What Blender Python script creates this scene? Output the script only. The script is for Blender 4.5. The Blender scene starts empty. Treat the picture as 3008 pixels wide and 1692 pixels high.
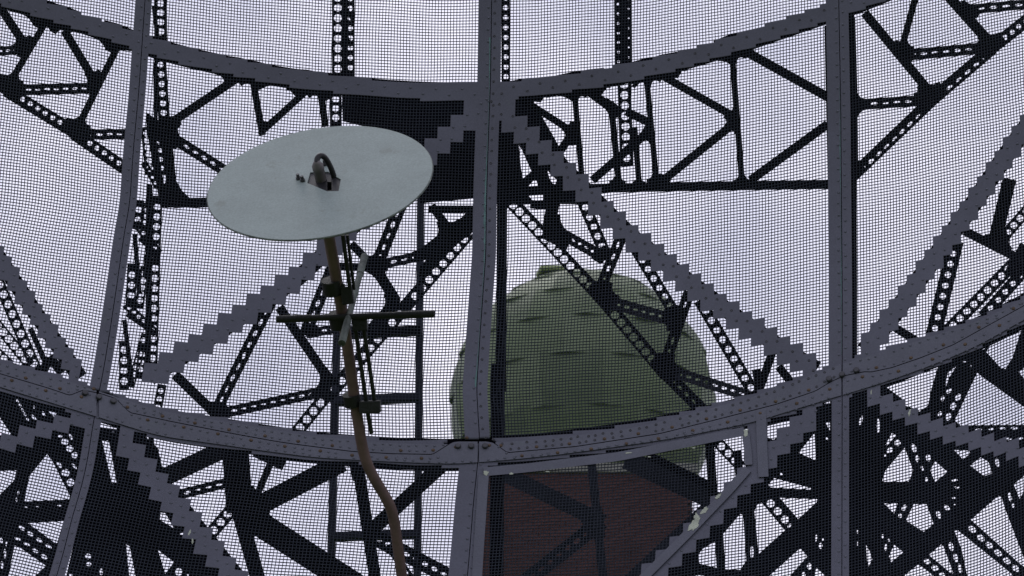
import bpy, bmesh, math, random
import numpy as np
from mathutils import Vector, Matrix
from mathutils.geometry import tessellate_polygon
random.seed(7); rng = np.random.default_rng(7)
SC = bpy.context.scene; COL = SC.collection
R_ = math.radians

# ------------------------------------------------------------------ camera, sky, sun, exposure
PITCH = R_(25.0); FPX = 70.0/36.0*3008.0           # focal length in pixels of the 3008 px photograph
CAM = np.array([0.0, 0.0, 1.6])
FWD = np.array([0.0, math.cos(PITCH), math.sin(PITCH)])
UP = np.array([0.0, -math.sin(PITCH), math.cos(PITCH)])
RIGHT = np.array([1.0, 0.0, 0.0])
cd = bpy.data.cameras.new('camera'); cam = bpy.data.objects.new('camera', cd); COL.objects.link(cam)
cam.location = CAM; cam.rotation_euler = (R_(90)+PITCH, 0, 0)
cd.lens = 70; cd.sensor_width = 36; cd.clip_end = 3000; cd.clip_start = 0.05
cd.dof.use_dof = True; cd.dof.focus_distance = 8.6; cd.dof.aperture_fstop = 7.0
SC.camera = cam

w = bpy.data.worlds.new('World'); SC.world = w; w.use_nodes = True
nt = w.node_tree; nt.nodes.clear()
sky = nt.nodes.new('ShaderNodeTexSky'); sky.sky_type = 'NISHITA'; sky.sun_disc = False
sky.sun_elevation = R_(58); sky.sun_rotation = R_(20); sky.dust_density = 4.0
hs = nt.nodes.new('ShaderNodeHueSaturation'); hs.inputs['Saturation'].default_value = 0.12
mix = nt.nodes.new('ShaderNodeMix'); mix.data_type = 'RGBA'; mix.inputs[0].default_value = 0.86
cn = nt.nodes.new('ShaderNodeTexNoise'); cn.inputs['Scale'].default_value = 7; cn.inputs['Detail'].default_value = 6
ctc = nt.nodes.new('ShaderNodeTexCoord'); nt.links.new(ctc.outputs['Generated'], cn.inputs['Vector'])
crm = nt.nodes.new('ShaderNodeMix'); crm.data_type = 'RGBA'; crm.inputs[6].default_value = (7.6, 7.8, 10.2, 1); crm.inputs[7].default_value = (11.8, 11.6, 13.6, 1)
cmr = nt.nodes.new('ShaderNodeMapRange'); cmr.inputs[1].default_value = .32; cmr.inputs[2].default_value = .68
nt.links.new(cn.outputs['Fac'], cmr.inputs[0]); nt.links.new(cmr.outputs[0], crm.inputs[0]); nt.links.new(crm.outputs[2], mix.inputs[7])   # the even cloud sheet, in the sky texture's own units
bg = nt.nodes.new('ShaderNodeBackground'); bg.inputs['Strength'].default_value = 0.10
wo = nt.nodes.new('ShaderNodeOutputWorld')
nt.links.new(sky.outputs[0], hs.inputs['Color']); nt.links.new(hs.outputs[0], mix.inputs[6])
nt.links.new(mix.outputs[2], bg.inputs['Color']); nt.links.new(bg.outputs[0], wo.inputs[0])
sd = bpy.data.lights.new('sun', 'SUN'); sd.energy = 0.9; sd.angle = R_(25); sd.color = (1.0, .97, .92)
sun = bpy.data.objects.new('sun', sd); COL.objects.link(sun)
sun.rotation_euler = (R_(-32), 0, R_(20))
SC.view_settings.view_transform = 'Standard'; SC.view_settings.look = 'None'
SC.view_settings.exposure = 0; SC.view_settings.gamma = 1

# ------------------------------------------------------------------ geometry of the bowl
# The reflector is a concave bowl: a sphere patch about 9 m from the camera, leaning back 5 degrees.
P0 = CAM + 9.0*FWD
NIN = -math.cos(R_(30))*FWD + math.sin(R_(30))*UP
RB = 4.6
CB = P0 + RB*NIN
def rays(x, y):
    x = np.asarray(x, float); y = np.asarray(y, float)
    d = ((x-1504)/FPX)[..., None]*RIGHT - ((y-846)/FPX)[..., None]*UP + FWD
    return d/np.linalg.norm(d, axis=-1, keepdims=True)
def S(x, y, d=0.0):
    """point of the bowl surface (or of a surface d metres behind it) on the sight line of a photo pixel"""
    r = rays(x, y); oc = CAM-CB; b = r@oc; c = oc@oc - (RB+np.asarray(d))**2
    t = -b + np.sqrt(np.maximum(b*b-c, 0))
    return CAM + r*t[..., None]
def AT(x, y, Y):
    r = rays(x, y); return CAM + r*(Y/r[..., 1])[..., None]
def DIST(x, y, dist):
    return CAM + rays(x, y)*dist
TX = [0, 700, 1400, 2208]; TY = [0, 550, 1092]; TS = 2.415
def T(code, X, Y):
    c, r = int(code[0]), int(code[1]); return (TX[c]+X/TS, TY[r]+Y/TS)
def smooth(pts, win=70):
    p = np.array(pts, float); xs = np.arange(p[0, 0], p[-1, 0]+4, 4.0); ys = np.interp(xs, p[:, 0], p[:, 1])
    n = int(win/4)|1; pad = n//2
    l = ys[0]-(np.arange(pad, 0, -1))*(ys[1]-ys[0]); rr = ys[-1]+(np.arange(1, pad+1))*(ys[-1]-ys[-2])
    ys = np.convolve(np.concatenate([l, ys, rr]), np.ones(n)/n, 'valid')
    return lambda q: np.interp(q, xs, ys)

# ------------------------------------------------------------------ materials
def mat(name, col, rough=.6, metal=0.0, var=.25, scale=6.0, bump=.0, col2=None, fine=0.0, blotch=None, spec=.3):
    m = bpy.data.materials.new(name); m.use_nodes = True; n = m.node_tree.nodes; L = m.node_tree.links
    b = n['Principled BSDF']; b.inputs['Roughness'].default_value = rough; b.inputs['Metallic'].default_value = metal
    b.inputs['Specular IOR Level'].default_value = spec
    tc = n.new('ShaderNodeTexCoord'); no = n.new('ShaderNodeTexNoise'); no.inputs['Scale'].default_value = scale
    no.inputs['Detail'].default_value = 8; no.inputs['Roughness'].default_value = .65
    L.new(tc.outputs['Object'], no.inputs['Vector'])
    cr = n.new('ShaderNodeValToRGB'); c2 = col2 or tuple(c*(1-var) for c in col)
    cr.color_ramp.elements[0].position = .35; cr.color_ramp.elements[1].position = .68
    cr.color_ramp.elements[0].color = (*c2, 1); cr.color_ramp.elements[1].color = (*col, 1)
    L.new(no.outputs['Fac'], cr.inputs['Fac']); out = cr.outputs['Color']
    if blotch:
        n2 = n.new('ShaderNodeTexNoise'); n2.inputs['Scale'].default_value = blotch[0]; n2.inputs['Detail'].default_value = 5
        n2.inputs['Roughness'].default_value = .7; L.new(tc.outputs['Object'], n2.inputs['Vector'])
        r2 = n.new('ShaderNodeValToRGB'); r2.color_ramp.elements[0].position = blotch[1]; r2.color_ramp.elements[1].position = blotch[1]+.07
        r2.color_ramp.elements[0].color = (0, 0, 0, 1); r2.color_ramp.elements[1].color = (blotch[3],)*3+(1,)
        L.new(n2.outputs['Fac'], r2.inputs['Fac'])
        mx = n.new('ShaderNodeMix'); mx.data_type = 'RGBA'; mx.inputs[7].default_value = (*blotch[2], 1)
        L.new(r2.outputs['Color'], mx.inputs[0]); L.new(out, mx.inputs[6]); out = mx.outputs[2]
    if fine:
        n3 = n.new('ShaderNodeTexNoise'); n3.inputs['Scale'].default_value = 140; n3.inputs['Detail'].default_value = 3
        L.new(tc.outputs['Object'], n3.inputs['Vector'])
        mr = n.new('ShaderNodeMapRange'); mr.inputs[1].default_value = .3; mr.inputs[2].default_value = .7
        mr.inputs[3].default_value = 1-fine; mr.inputs[4].default_value = 1+fine; L.new(n3.outputs['Fac'], mr.inputs[0])
        mm = n.new('ShaderNodeMix'); mm.data_type = 'RGBA'; mm.blend_type = 'MULTIPLY'; mm.inputs[0].default_value = 1
        L.new(out, mm.inputs[6]); L.new(mr.outputs[0], mm.inputs[7]); out = mm.outputs[2]
    L.new(out, b.inputs['Base Color'])
    if bump:
        bp = n.new('ShaderNodeBump'); bp.inputs['Strength'].default_value = bump; bp.inputs['Distance'].default_value = .01
        nb = n.new('ShaderNodeTexNoise'); nb.inputs['Scale'].default_value = scale*6; nb.inputs['Detail'].default_value = 6
        L.new(tc.outputs['Object'], nb.inputs['Vector']); L.new(nb.outputs['Fac'], bp.inputs['Height']); L.new(bp.outputs[0], b.inputs['Normal'])
    return m
M = {}
KA = 2.0
_mat = mat
def mat(name, col, *a, **k):
    if 'blotch' in k and k['blotch']: b = k['blotch']; k['blotch'] = (b[0], b[1], tuple(c*KA for c in b[2]), b[3])
    return _mat(name, tuple(c*KA for c in col), *a, **k)
M['paint'] = mat('grey_paint', (.043, .0445, .059), .55, 0, .22, 3.0, .12, fine=.10, blotch=(11, .64, (.040, .046, .052), .6))
M['strap'] = mat('grey_paint_strap', (.049, .051, .065), .55, 0, .2, 4.0, .12, fine=.10, blotch=(9, .62, (.046, .053, .058), .6))
M['wire'] = mat('dark_grey_wire', (.012, .0145, .020), .7, 0, .3, 3.0, spec=.1)  # wires darker than the sheet paint, so the mesh keeps its contrast
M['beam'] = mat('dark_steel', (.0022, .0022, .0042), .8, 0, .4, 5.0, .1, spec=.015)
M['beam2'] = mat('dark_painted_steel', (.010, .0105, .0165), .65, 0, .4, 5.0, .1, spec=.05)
M['beam3'] = mat('lit_blue_grey_steel', (.014, .0165, .024), .65, 0, .4, 5.0, .1, spec=.1)  # lighter blue copy of the truss steel; its colour carries the light on it
M['dome2'] = mat('green_grp_faded', (.076, .096, .054), .6, 0, .22, .8, .04, blotch=(.9, .6, (.058, .074, .042), .6))
M['dome3'] = mat('green_grp_dark', (.056, .074, .039), .6, 0, .22, .8, .04, blotch=(.9, .6, (.045, .06, .034), .6))
M['disc'] = mat('weathered_zinc', (.108, .131, .124), .6, .0, .16, 5.0, .05, fine=.12, blotch=(7, .60, (.078, .091, .083), .8))
M['pipe'] = mat('brown_pipe', (.072, .046, .043), .6, 0, .45, 9.0, .2, blotch=(14, .62, (.075, .045, .027), .7))
M['rod'] = mat('weathered_rod', (.062, .074, .067), .6, 0, .7, 18.0, .3, blotch=(20, .6, (.12, .13, .11), .6))
M['rodd'] = mat('dark_rod', (.0065, .0075, .0072), .6, 0, .5, 14.0, .3)
M['rubber'] = mat('black_rubber', (.006, .006, .007), .5, 0, .3)
M['conn'] = mat('grey_sleeve', (.075, .068, .07), .6, 0, .3, 20)
M['bolt'] = mat('bolt_steel', (.035, .035, .04), .5, .2, .4, 30)
M['rust'] = mat('rusty_screw', (.058, .038, .024), .6, .1, .5, 60)
M['teal'] = mat('verdigris', (.055, .105, .10), .7, 0, .4, 25, .3)
M['chip'] = mat('pale_primer', (.21, .225, .18), .8, 0, .25, 30, .3)
M['dome'] = mat('green_grp', (.066, .086, .045), .6, 0, .22, .8, .04, blotch=(.9, .6, (.05, .066, .037), .6))
M['domel'] = mat('pale_green_grp', (.15, .18, .085), .6, 0, .3, 3, .1)
M['brick'] = mat('red_brick', (.036, .0155, .014), .85, 0, .45, 2.2, .3)
M['mortar'] = mat('mortar', (.024, .019, .019), .9, 0, .3, 5)
M['conc'] = mat('concrete', (.10, .10, .09), .85, 0, .25, 3, .3)
M['grass'] = mat('grass', (.06, .085, .03), .95, 0, .5, .6, .3)

# ------------------------------------------------------------------ object helpers
def link(name, verts, faces, m, parent=None, smooth_=False, **props):
    me = bpy.data.meshes.new(name)
    me.from_pydata([tuple(v) for v in verts], [], [tuple(f) for f in faces]); me.update()
    bm = bmesh.new(); bm.from_mesh(me); bmesh.ops.recalc_face_normals(bm, faces=bm.faces); bm.to_mesh(me); bm.free()
    if smooth_:
        for p in me.polygons: p.use_smooth = True
    me.materials.append(m)
    o = bpy.data.objects.new(name, me); COL.objects.link(o)
    if parent is not None: o.parent = parent; o.matrix_parent_inverse = parent.matrix_world.inverted()
    for k, v in props.items(): o[k] = v
    return o
def thing(name, loc, label, cat, group=None):
    o = bpy.data.objects.new(name, None); o.location = loc; o.empty_display_size = .2; COL.objects.link(o)
    o['label'] = label; o['category'] = cat
    if group: o['group'] = group
    bpy.context.view_layer.update()
    return o
def prism(outer, holes, d, t):
    """plate traced in photo pixels: front at depth d behind the bowl (number, or function of x,y), t metres thick"""
    loops = [outer]+list(holes)
    flat = [p for lp in loops for p in lp]
    tris = tessellate_polygon([[Vector((p[0], p[1], 0)) for p in lp] for lp in loops])
    a = np.array(flat, float)
    dd = np.array([d(x, y) for x, y in a]) if callable(d) else np.full(len(a), d)
    F = S(a[:, 0], a[:, 1], dd); B = F + rays(a[:, 0], a[:, 1])*t
    n = len(a); V = np.vstack([F, B]); fs = [tuple(tr) for tr in tris]+[tuple(i+n for i in reversed(tr)) for tr in tris]
    k = 0
    for lp in loops:
        m = len(lp)
        for i in range(m): fs.append((k+i, k+(i+1) % m, n+k+(i+1) % m, n+k+i))
        k += m
    return V, fs
def merge(parts):
    V, Fs, k = [], [], 0
    for v, f in parts:
        V.append(np.asarray(v)); Fs += [tuple(i+k for i in ff) for ff in f]; k += len(v)
    return np.vstack(V), Fs
def ell(cx, cy, a, b=None, ang=0, n=14):
    b = a if b is None else b; c, s = math.cos(R_(ang)), math.sin(R_(ang))
    return [(cx+a*math.cos(q)*c-b*math.sin(q)*s, cy+a*math.cos(q)*s+b*math.sin(q)*c) for q in [2*math.pi*i/n for i in range(n)]]
def basis(ax):
    ax = Vector(ax).normalized(); u = ax.orthogonal().normalized(); return u, ax.cross(u)
def tube(path, rad, seg=14, cap=True):
    P = [Vector(p) for p in path]; V, F = [], []; u = None
    rs = rad if isinstance(rad, (list, tuple)) else [rad]*len(P)
    for i, p in enumerate(P):
        tdir = (P[min(i+1, len(P)-1)]-P[max(i-1, 0)]).normalized()
        if u is None: u = tdir.orthogonal().normalized()
        else: u = (u-tdir*u.dot(tdir)).normalized()
        v = tdir.cross(u)
        for k in range(seg):
            q = 2*math.pi*k/seg; V.append(p+(u*math.cos(q)+v*math.sin(q))*rs[i])
    for i in range(len(P)-1):
        for k in range(seg):
            a, b = i*seg+k, i*seg+(k+1) % seg; F.append((a, b, b+seg, a+seg))
    if cap: F.append(tuple(range(seg))[::-1]); F.append(tuple(range((len(P)-1)*seg, len(P)*seg)))
    return np.array([tuple(v) for v in V]), F
def obox(c, ax, ay, az, sx, sy, sz, bev=0.0):
    c, ax, ay, az = map(lambda q: np.array(q, float), (c, ax, ay, az)); V = []
    for k in (-1, 1):
        for (i, j) in ((-1, -1), (1, -1), (1, 1), (-1, 1)):
            V.append(c+ax*i*sx/2+ay*j*sy/2+az*k*sz/2)
    return np.array(V), [(0, 3, 2, 1), (4, 5, 6, 7), (0, 1, 5, 4), (1, 2, 6, 5), (2, 3, 7, 6), (3, 0, 4, 7)]
def bevel(o, wd, seg=2):
    b = o.modifiers.new('bevel', 'BEVEL'); b.width = wd; b.segments = seg; b.limit_method = 'ANGLE'; return o

# ------------------------------------------------------------------ ground
g = link('ground', [(-600, -200, 0), (600, -200, 0), (600, 1500, 0), (-600, 1500, 0)], [(0, 1, 2, 3)], M['grass']); g['kind'] = 'structure'

# ------------------------------------------------------------------ brick tower and radome far behind
YT = 42.0
tl = AT(1395, 1330, YT); tr = AT(2030, 1330, YT)
tw = tr[0]-tl[0]; ztop = AT(1710, 1392, YT)[2]
tcx = (tl[0]+tr[0])/2
tower = thing('brick_tower', (tcx, YT+tw/2, 0), 'dark red brick tower standing under the green radome behind the dish', 'tower')
v, f = obox((tcx, YT+tw/2, ztop/2), (1, 0, 0), (0, 1, 0), (0, 0, 1), tw-.03, tw-.03, ztop)
link('wall', v, f, M['mortar'], tower)
v, f = obox((tcx, YT+tw/2, ztop+.11), (1, 0, 0), (0, 1, 0), (0, 0, 1), tw+.24, tw+.24, .22)
bevel(link('coping', v, f, M['conc'], tower), .03)
zc = AT(1710, 1500, YT)[2]
def brick_mesh(ww):
    v, f = obox((0, 0, 0), (1, 0, 0), (0, 1, 0), (0, 0, 1), ww, .10, .075); return v, f
def mk_mesh(name, v, f, m):
    me = bpy.data.meshes.new(name); me.from_pydata([tuple(q) for q in v], [], f); me.update(); me.materials.append(m); return me
bmesh_full = mk_mesh('brick', *brick_mesh(.225), M['brick'])
pos = []
row = 0; z = ztop-.06
while z > zc-3.2:
    x = tl[0]+.12+(.118 if row % 2 else 0)
    while x < tr[0]-.1:
        pos.append((abs(z-zc)+abs(x-tcx)*.35, x, z)); x += .236
    z -= .0862; row += 1
pos.sort(); stuff = []
for i, (_, x, z) in enumerate(pos):
    y = YT-.005+random.uniform(-.004, .004)
    if i < 295:
        o = bpy.data.objects.new('brick', bmesh_full); COL.objects.link(o); o.parent = tower
        o.matrix_parent_inverse = tower.matrix_world.inverted(); o.location = (x, y, z)
    else:
        v, f = brick_mesh(.225); stuff.append((v+np.array([x, y, z]), f))
v, f = merge(stuff); link('brickwork', v, f, M['brick'], tower, kind='stuff')

YD = YT+tw/2+.3; dc = AT(1712, 1190, YD); RD = np.linalg.norm(AT(2104, 1190, YD)-dc)*.985
dome = thing('radome', (dc[0], dc[1], ztop+.22), 'green tiered radome dome with a pale cap on top of the brick tower', 'radome')
tiers = [(-60, -40), (-40, -19), (-19, 2), (2, 20), (20, 37), (37, 54), (54, 72), (72, 89.5)]
SEG = 14
for ti, (e0, e1) in enumerate(tiers):
    for s in range(SEG):
        az0 = 2*math.pi*(s+.0015+.37*ti)/SEG; az1 = 2*math.pi*(s+.9985+.37*ti)/SEG
        V, F = [], []; nu, nv = 2, 5
        for layer in (0, 1):
            for j in range(nv):
                e = R_(e0+(e1-e0)*j/(nv-1)-(1.2 if j == 0 else 0)); lip = .022*(1-j/(nv-1))
                for i in range(nu):
                    a = az0+(az1-az0)*i/(nu-1); puff = .006*math.sin(math.pi*i/(nu-1))
                    rr = RD*(1.012+lip*.35)-(.05 if layer else 0)
                    V.append((dc[0]+rr*math.cos(e)*math.cos(a), dc[1]+rr*math.cos(e)*math.sin(a), dc[2]+rr*1.03*math.sin(e)))
        n1 = nu*nv
        for j in range(nv-1):
            for i in range(nu-1):
                q = (j*nu+i, j*nu+i+1, (j+1)*nu+i+1, (j+1)*nu+i); F.append(q); F.append(tuple(k+n1 for k in reversed(q)))
        bd = [i for i in range(nu)]+[j*nu+nu-1 for j in range(1, nv)]+[(nv-1)*nu+i for i in range(nu-2, -1, -1)]+[j*nu for j in range(nv-2, 0, -1)]
        for i in range(len(bd)): a, b = bd[i], bd[(i+1) % len(bd)]; F.append((a, b, b+n1, a+n1))
        link('shell_panel', V, F, M[('dome', 'dome', 'dome2', 'dome3')[(s*5+ti*3) % 4]], dome)
v, f = tube([dc+np.array([0, 0, RD*.98*math.sin(q)]) for q in np.linspace(-1.2, 1.5, 16)], [RD*.955*math.cos(q) for q in np.linspace(-1.2, 1.5, 16)], 40); link('core', v, f, M['dome'], dome, True)
v, f = tube([(dc[0], dc[1], ztop+.2), dc+np.array([0, 0, -RD*.8])], RD*.5, 40); link('plinth', v, f, M['conc'], dome)
v, f = tube([dc+np.array([0, 0, RD*1.0]), dc+np.array([0, 0, RD*1.05])], RD*.12, 24); link('crown', v, f, M['dome'], dome)
cc = AT(1618, 797, YT+tw/2-.8)
v, f = obox(cc, (1, .25, .12), (-.25, 1, 0), (-.12, 0, 1), .62, .5, .13); bevel(link('cap', v, f, M['domel'], dome), .04)

# ------------------------------------------------------------------ THE DISH
Lc = [(-260, 446), (0, 426), (103, 419), (265, 408), (447, 391), (600, 381), (691, 364), (832, 344), (972, 323), (1088, 304), (1175, 286), (1249, 273), (1374, 253), (1456, 232), (1523, 211), (1626, 186), (1692, 166), (2000, 80)]
Mc = [(-260, 1450), (0, 1444), (83, 1443), (232, 1441), (290, 1439), (455, 1433), (600, 1429), (749, 1427), (873, 1418), (985, 1410), (1146, 1400), (1295, 1409), (1373, 1402), (1473, 1391), (1626, 1379), (1692, 1373), (2000, 1340)]
Mc = [(y, x if y < 1200 else x) for y, x in Mc]
Rc = [(-260, 2461), (0, 2464), (166, 2467), (331, 2470), (600, 2472), (840, 2474), (1109, 2474), (1692, 2473), (2000, 2472)]
fL, fM, fR = smooth(Lc, 90), smooth(Mc, 60), smooth(Rc, 90)
fLL = lambda y: fL(y)-980-.09*y
fRR = lambda y: fR(y)+960+.06*y
ring1 = smooth([(-1000, -330), (-300, -115), (0, -12), (174, 43), (331, 95), (420, 128), (517, 158), (621, 182), (757, 211), (824, 224), (965, 244), (1114, 261), (1259, 269), (1404, 270), (1524, 263), (1723, 236), (1942, 193), (2162, 128), (2311, 77), (2415, 41), (2519, 8), (2750, -90), (3100, -260), (3800, -640)], 120)
ring2 = smooth([(-1000, 770), (-300, 1000), (0, 1101), (185, 1154), (468, 1244), (617, 1266), (774, 1291), (932, 1314), (1164, 1330), (1334, 1334), (1483, 1325), (1615, 1314), (1851, 1283), (2005, 1253), (2083, 1233), (2200, 1207), (2490, 1109), (2577, 1085), (2726, 1034), (2866, 983), (3008, 910), (3300, 760), (3900, 440)], 120)
half2 = smooth([(-1000, 45), (0, 45), (185, 48), (468, 46), (774, 42), (1164, 36), (1334, 38), (1615, 34), (1851, 33), (2083, 42), (2490, 55), (2726, 52), (3008, 38), (3900, 38)], 60)
# seam between the upper and the lower sheets, with its jogs round the bolts
seam2 = smooth([(-1000, 760), (-300, 990), (0, 1098), (141, 1140), (200, 1160), (207, 1161), (244, 1146), (294, 1156), (340, 1171), (381, 1212), (497, 1237), (663, 1270), (800, 1295), (866, 1305), (1031, 1326), (1150, 1333), (1271, 1335), (1330, 1298), (1345, 1296), (1430, 1296), (1450, 1300), (1490, 1330), (1690, 1312), (1938, 1274), (2104, 1233), (2280, 1188), (2395, 1149), (2440, 1122), (2480, 1104), (2540, 1092), (2560, 1093), (2620, 1080), (2705, 1051), (2800, 1013), (3008, 898), (3300, 745), (3900, 420)], 12)
DI = {
 'mL': ([(-100, 610), (8, 776), (112, 931), (160, 1000), (235, 1110)], 38, 3),
 'mA': ([(440, 1110), (557, 1034), (729, 918), (874, 819), (1296, 422), (1380, 345), (1440, 290)], 38, 4),
 'mB': ([(1440, 292), (1480, 330), (1550, 395), (1668, 507), (1850, 690), (2002, 811), (2151, 923), (2299, 1025), (2400, 1085)], 39, 4),
 'mR': ([(2540, 1030), (2622, 929), (2858, 600), (2970, 434), (3130, 220), (3400, -150)], 42, 3),
 'lL': ([(-300, 1420), (-100, 1345), (21, 1301), (124, 1266), (270, 1215)], 22, 5),
 'lA': ([(340, 1262), (416, 1363), (505, 1467), (600, 1585), (700, 1710), (900, 1950)], 50, 4),
 'lB': ([(1500, 2108), (1800, 1808), (2050, 1558), (2300, 1300), (2420, 1200)], 40, 4),
 'lR': ([(2560, 1160), (2634, 1200), (2759, 1260), (2974, 1320), (3150, 1390), (3400, 1480)], 26, 4),
}
mid = S(np.array([1504.]), np.array([846.]))[0]
dish = thing('radar_dish', (mid[0], mid[1]+.3, 0), 'big grey perforated steel radar dish reflector with riveted bands and dark trusses behind', 'radar dish')

WIRE = 0.112
def sheet(kind, fA, fB, padA, padB, ylo, yhi, k, dkeys, upper):
    """one perforated sheet: a lattice of wires and holes; returns nothing, links mesh_panel"""
    nc = 112
    ymid = (ylo+yhi)/2; dy = 8.72
    cols = []
    for i in range(nc):
        cols += [(i+WIRE)/nc, (i+1-WIRE)/nc]
    cols = np.array([0.0]+cols+[1.0])
    xa0, xb0 = fA(ymid), fB(ymid)
    xg = xa0+cols*(xb0-xa0)
    rf = ring1 if kind == 'u' else ring2
    def rshape(x, y):
        t = np.clip((y-100)/1150, 0, 1)
        return ring1(x)*(1-t)+ring2(x)*t
    xm = (xa0+xb0)/2
    nrow = int((yhi-ylo)/dy)
    rows = []
    for j in range(nrow): rows += [ylo+(j+WIRE)*dy, ylo+(j+1-WIRE)*dy]
    rows = np.array([ylo]+rows+[ylo+nrow*dy])
    U, YB = np.meshgrid(cols, rows)
    XG = np.meshgrid(xg, rows)[0]
    Y = YB + k*(rshape(XG, YB)-rshape(np.full_like(XG, xm), YB))
    # sheet buckles a little, like the pressed sheets do
    Y += 1.3*np.sin(XG*.021+YB*.006)+1.0*np.sin(XG*.011-YB*.019)
    A = fA(Y.ravel()).reshape(Y.shape)+1.1; B = fB(Y.ravel()).reshape(Y.shape)-1.1
    X = A+U*(B-A)
    X += (1.0*np.sin(YB*.023+XG*.008))*np.sin(np.pi*U)
    # cell classification
    ci = np.arange(nc); rj = np.arange(nrow)
    CX = X[np.ix_(1+2*rj, 1+2*ci)]*.5+X[np.ix_(2+2*rj, 2+2*ci)]*.5
    CY = Y[np.ix_(1+2*rj, 1+2*ci)]*.5+Y[np.ix_(2+2*rj, 2+2*ci)]*.5
    solid = np.zeros(CX.shape, bool)
    al = fA(CY.ravel()).reshape(CY.shape); bl = fB(CY.ravel()).reshape(CY.shape)
    wcell = (xb0-xa0)/nc; solid |= (ci < round(padA/wcell))[None, :]; solid |= (ci >= nc-round(padB/wcell))[None, :]
    if upper: solid |= np.abs(CY-ring1(CX)) < 25
    solid |= np.abs(CY-ring2(CX)) < half2(CX)
    for key in dkeys:
        pts, hf, blk = DI[key]; hf = hf*(1.12 if key in ('mL', 'mR') else 1.0); p = np.array(pts, float)
        cb = (ci//blk)*blk+blk//2; cb = np.clip(cb, 0, nc-1)
        bx = CX[:, cb]
        yc = np.interp(bx.ravel(), p[:, 0], p[:, 1], left=1e5, right=1e5).reshape(bx.shape)
        # compare against the row position of the block's middle so that edges step in whole rows
        dyv = CY[:, cb]-yc
        solid |= np.abs(dyv) < hf
        if key in ('mA', 'mB'):
            solid |= (np.abs(CX-1440) < 72) & (CY > 250) & (CY < 352)
    if kind == 'lB':   # plate beside the hatch, and small solid corners
        solid |= (CX > 2195) & (CX < 2250) & (CY < 1400) & (CY+CX*.3 < 2200)
    # faces
    sm = seam2(CX)
    keep = (CX > -230) & (CX < 3240) & (CY > -190) & (CY < 1880)
    keep &= (CY < sm-7) if upper else (CY > sm+7)
    W = X.shape[1]
    idx = lambda r, c: r*W+c
    faces = []
    fr = np.arange(X.shape[0]-1); fc = np.arange(W-1)
    FR, FC = np.meshgrid(fr, fc, indexing='ij')
    cr_ = np.clip((FR-0)//2, 0, nrow-1); cc_ = np.clip((FC-0)//2, 0, nc-1)
    hole = (FR % 2 == 1) & (FC % 2 == 1)
    cr_h = np.clip((FR-1)//2, 0, nrow-1); cc_h = np.clip((FC-1)//2, 0, nc-1)
    keepf = keep[cr_h, cc_h] & keep[cr_, cc_]
    use = keepf & (~hole | solid[cr_h, cc_h])
    r_, c_ = FR[use], FC[use]
    quads = np.stack([idx(r_, c_), idx(r_, c_+1), idx(r_+1, c_+1), idx(r_+1, c_)], 1)
    P = S(X.ravel(), Y.ravel(), 0.0 if upper else -.004)
    usedv = np.unique(quads); remap = np.full(P.shape[0], -1); remap[usedv] = np.arange(len(usedv))
    quads = remap[quads]; P = P[usedv]
    me = bpy.data.meshes.new('mesh_panel')
    me.vertices.add(len(P)); me.vertices.foreach_set('co', P.ravel().astype(np.float32))
    me.loops.add(quads.size); me.loops.foreach_set('vertex_index', quads.ravel().astype(np.int32))
    me.polygons.add(len(quads)); me.polygons.foreach_set('loop_start', np.arange(0, quads.size, 4, dtype=np.int32))
    wire = np.ones(FR.shape, bool)
    for a_ in (-1, 0, 1):
        for b_ in (-1, 0, 1):
            rr_ = np.clip((FR+a_-1)//2, 0, nrow-1); cc2 = np.clip((FC+b_-1)//2, 0, nc-1)
            isc = ((FR+a_) % 2 == 1) & ((FC+b_) % 2 == 1)
            wire &= ~(isc & solid[rr_, cc2])
    me.materials.append(M['paint']); me.materials.append(M['wire'])
    me.polygons.foreach_set('material_index', wire[use].astype(np.int32))
    me.update(calc_edges=True); me.validate()
    o = bpy.data.objects.new('mesh_panel', me); COL.objects.link(o); o.parent = dish; o.matrix_parent_inverse = dish.matrix_world.inverted()
    sol = o.modifiers.new('thickness', 'SOLIDIFY'); sol.thickness = .0025; sol.offset = 0
    return o
panels = {}
panels['uL'] = sheet('u', fLL, fL, 26, 26, -420, 1420, .52, ['mL'], True)
panels['uA'] = sheet('u', fL, fM, 23, 33, -330, 1480, .48, ['mA'], True)
panels['uB'] = sheet('u', fM, fR, 31, 41, -420, 1560, .55, ['mB'], True)
panels['uR'] = sheet('u', fR, fRR, 24, 30, -560, 1560, .52, ['mR'], True)
panels['lL'] = sheet('lL', fLL, fL, 26, 24, 960, 2080, .78, ['lL'], False)
panels['lA'] = sheet('lA', fL, fM, 22, 52, 1080, 2020, .62, ['lA'], False)
panels['lB'] = sheet('lB', fM, fR, 30, 33, 1060, 2080, .60, ['lB'], False)
panels['lR'] = sheet('lR', fR, fRR, 20, 30, 700, 2200, .80, ['lR'], False)

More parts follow.
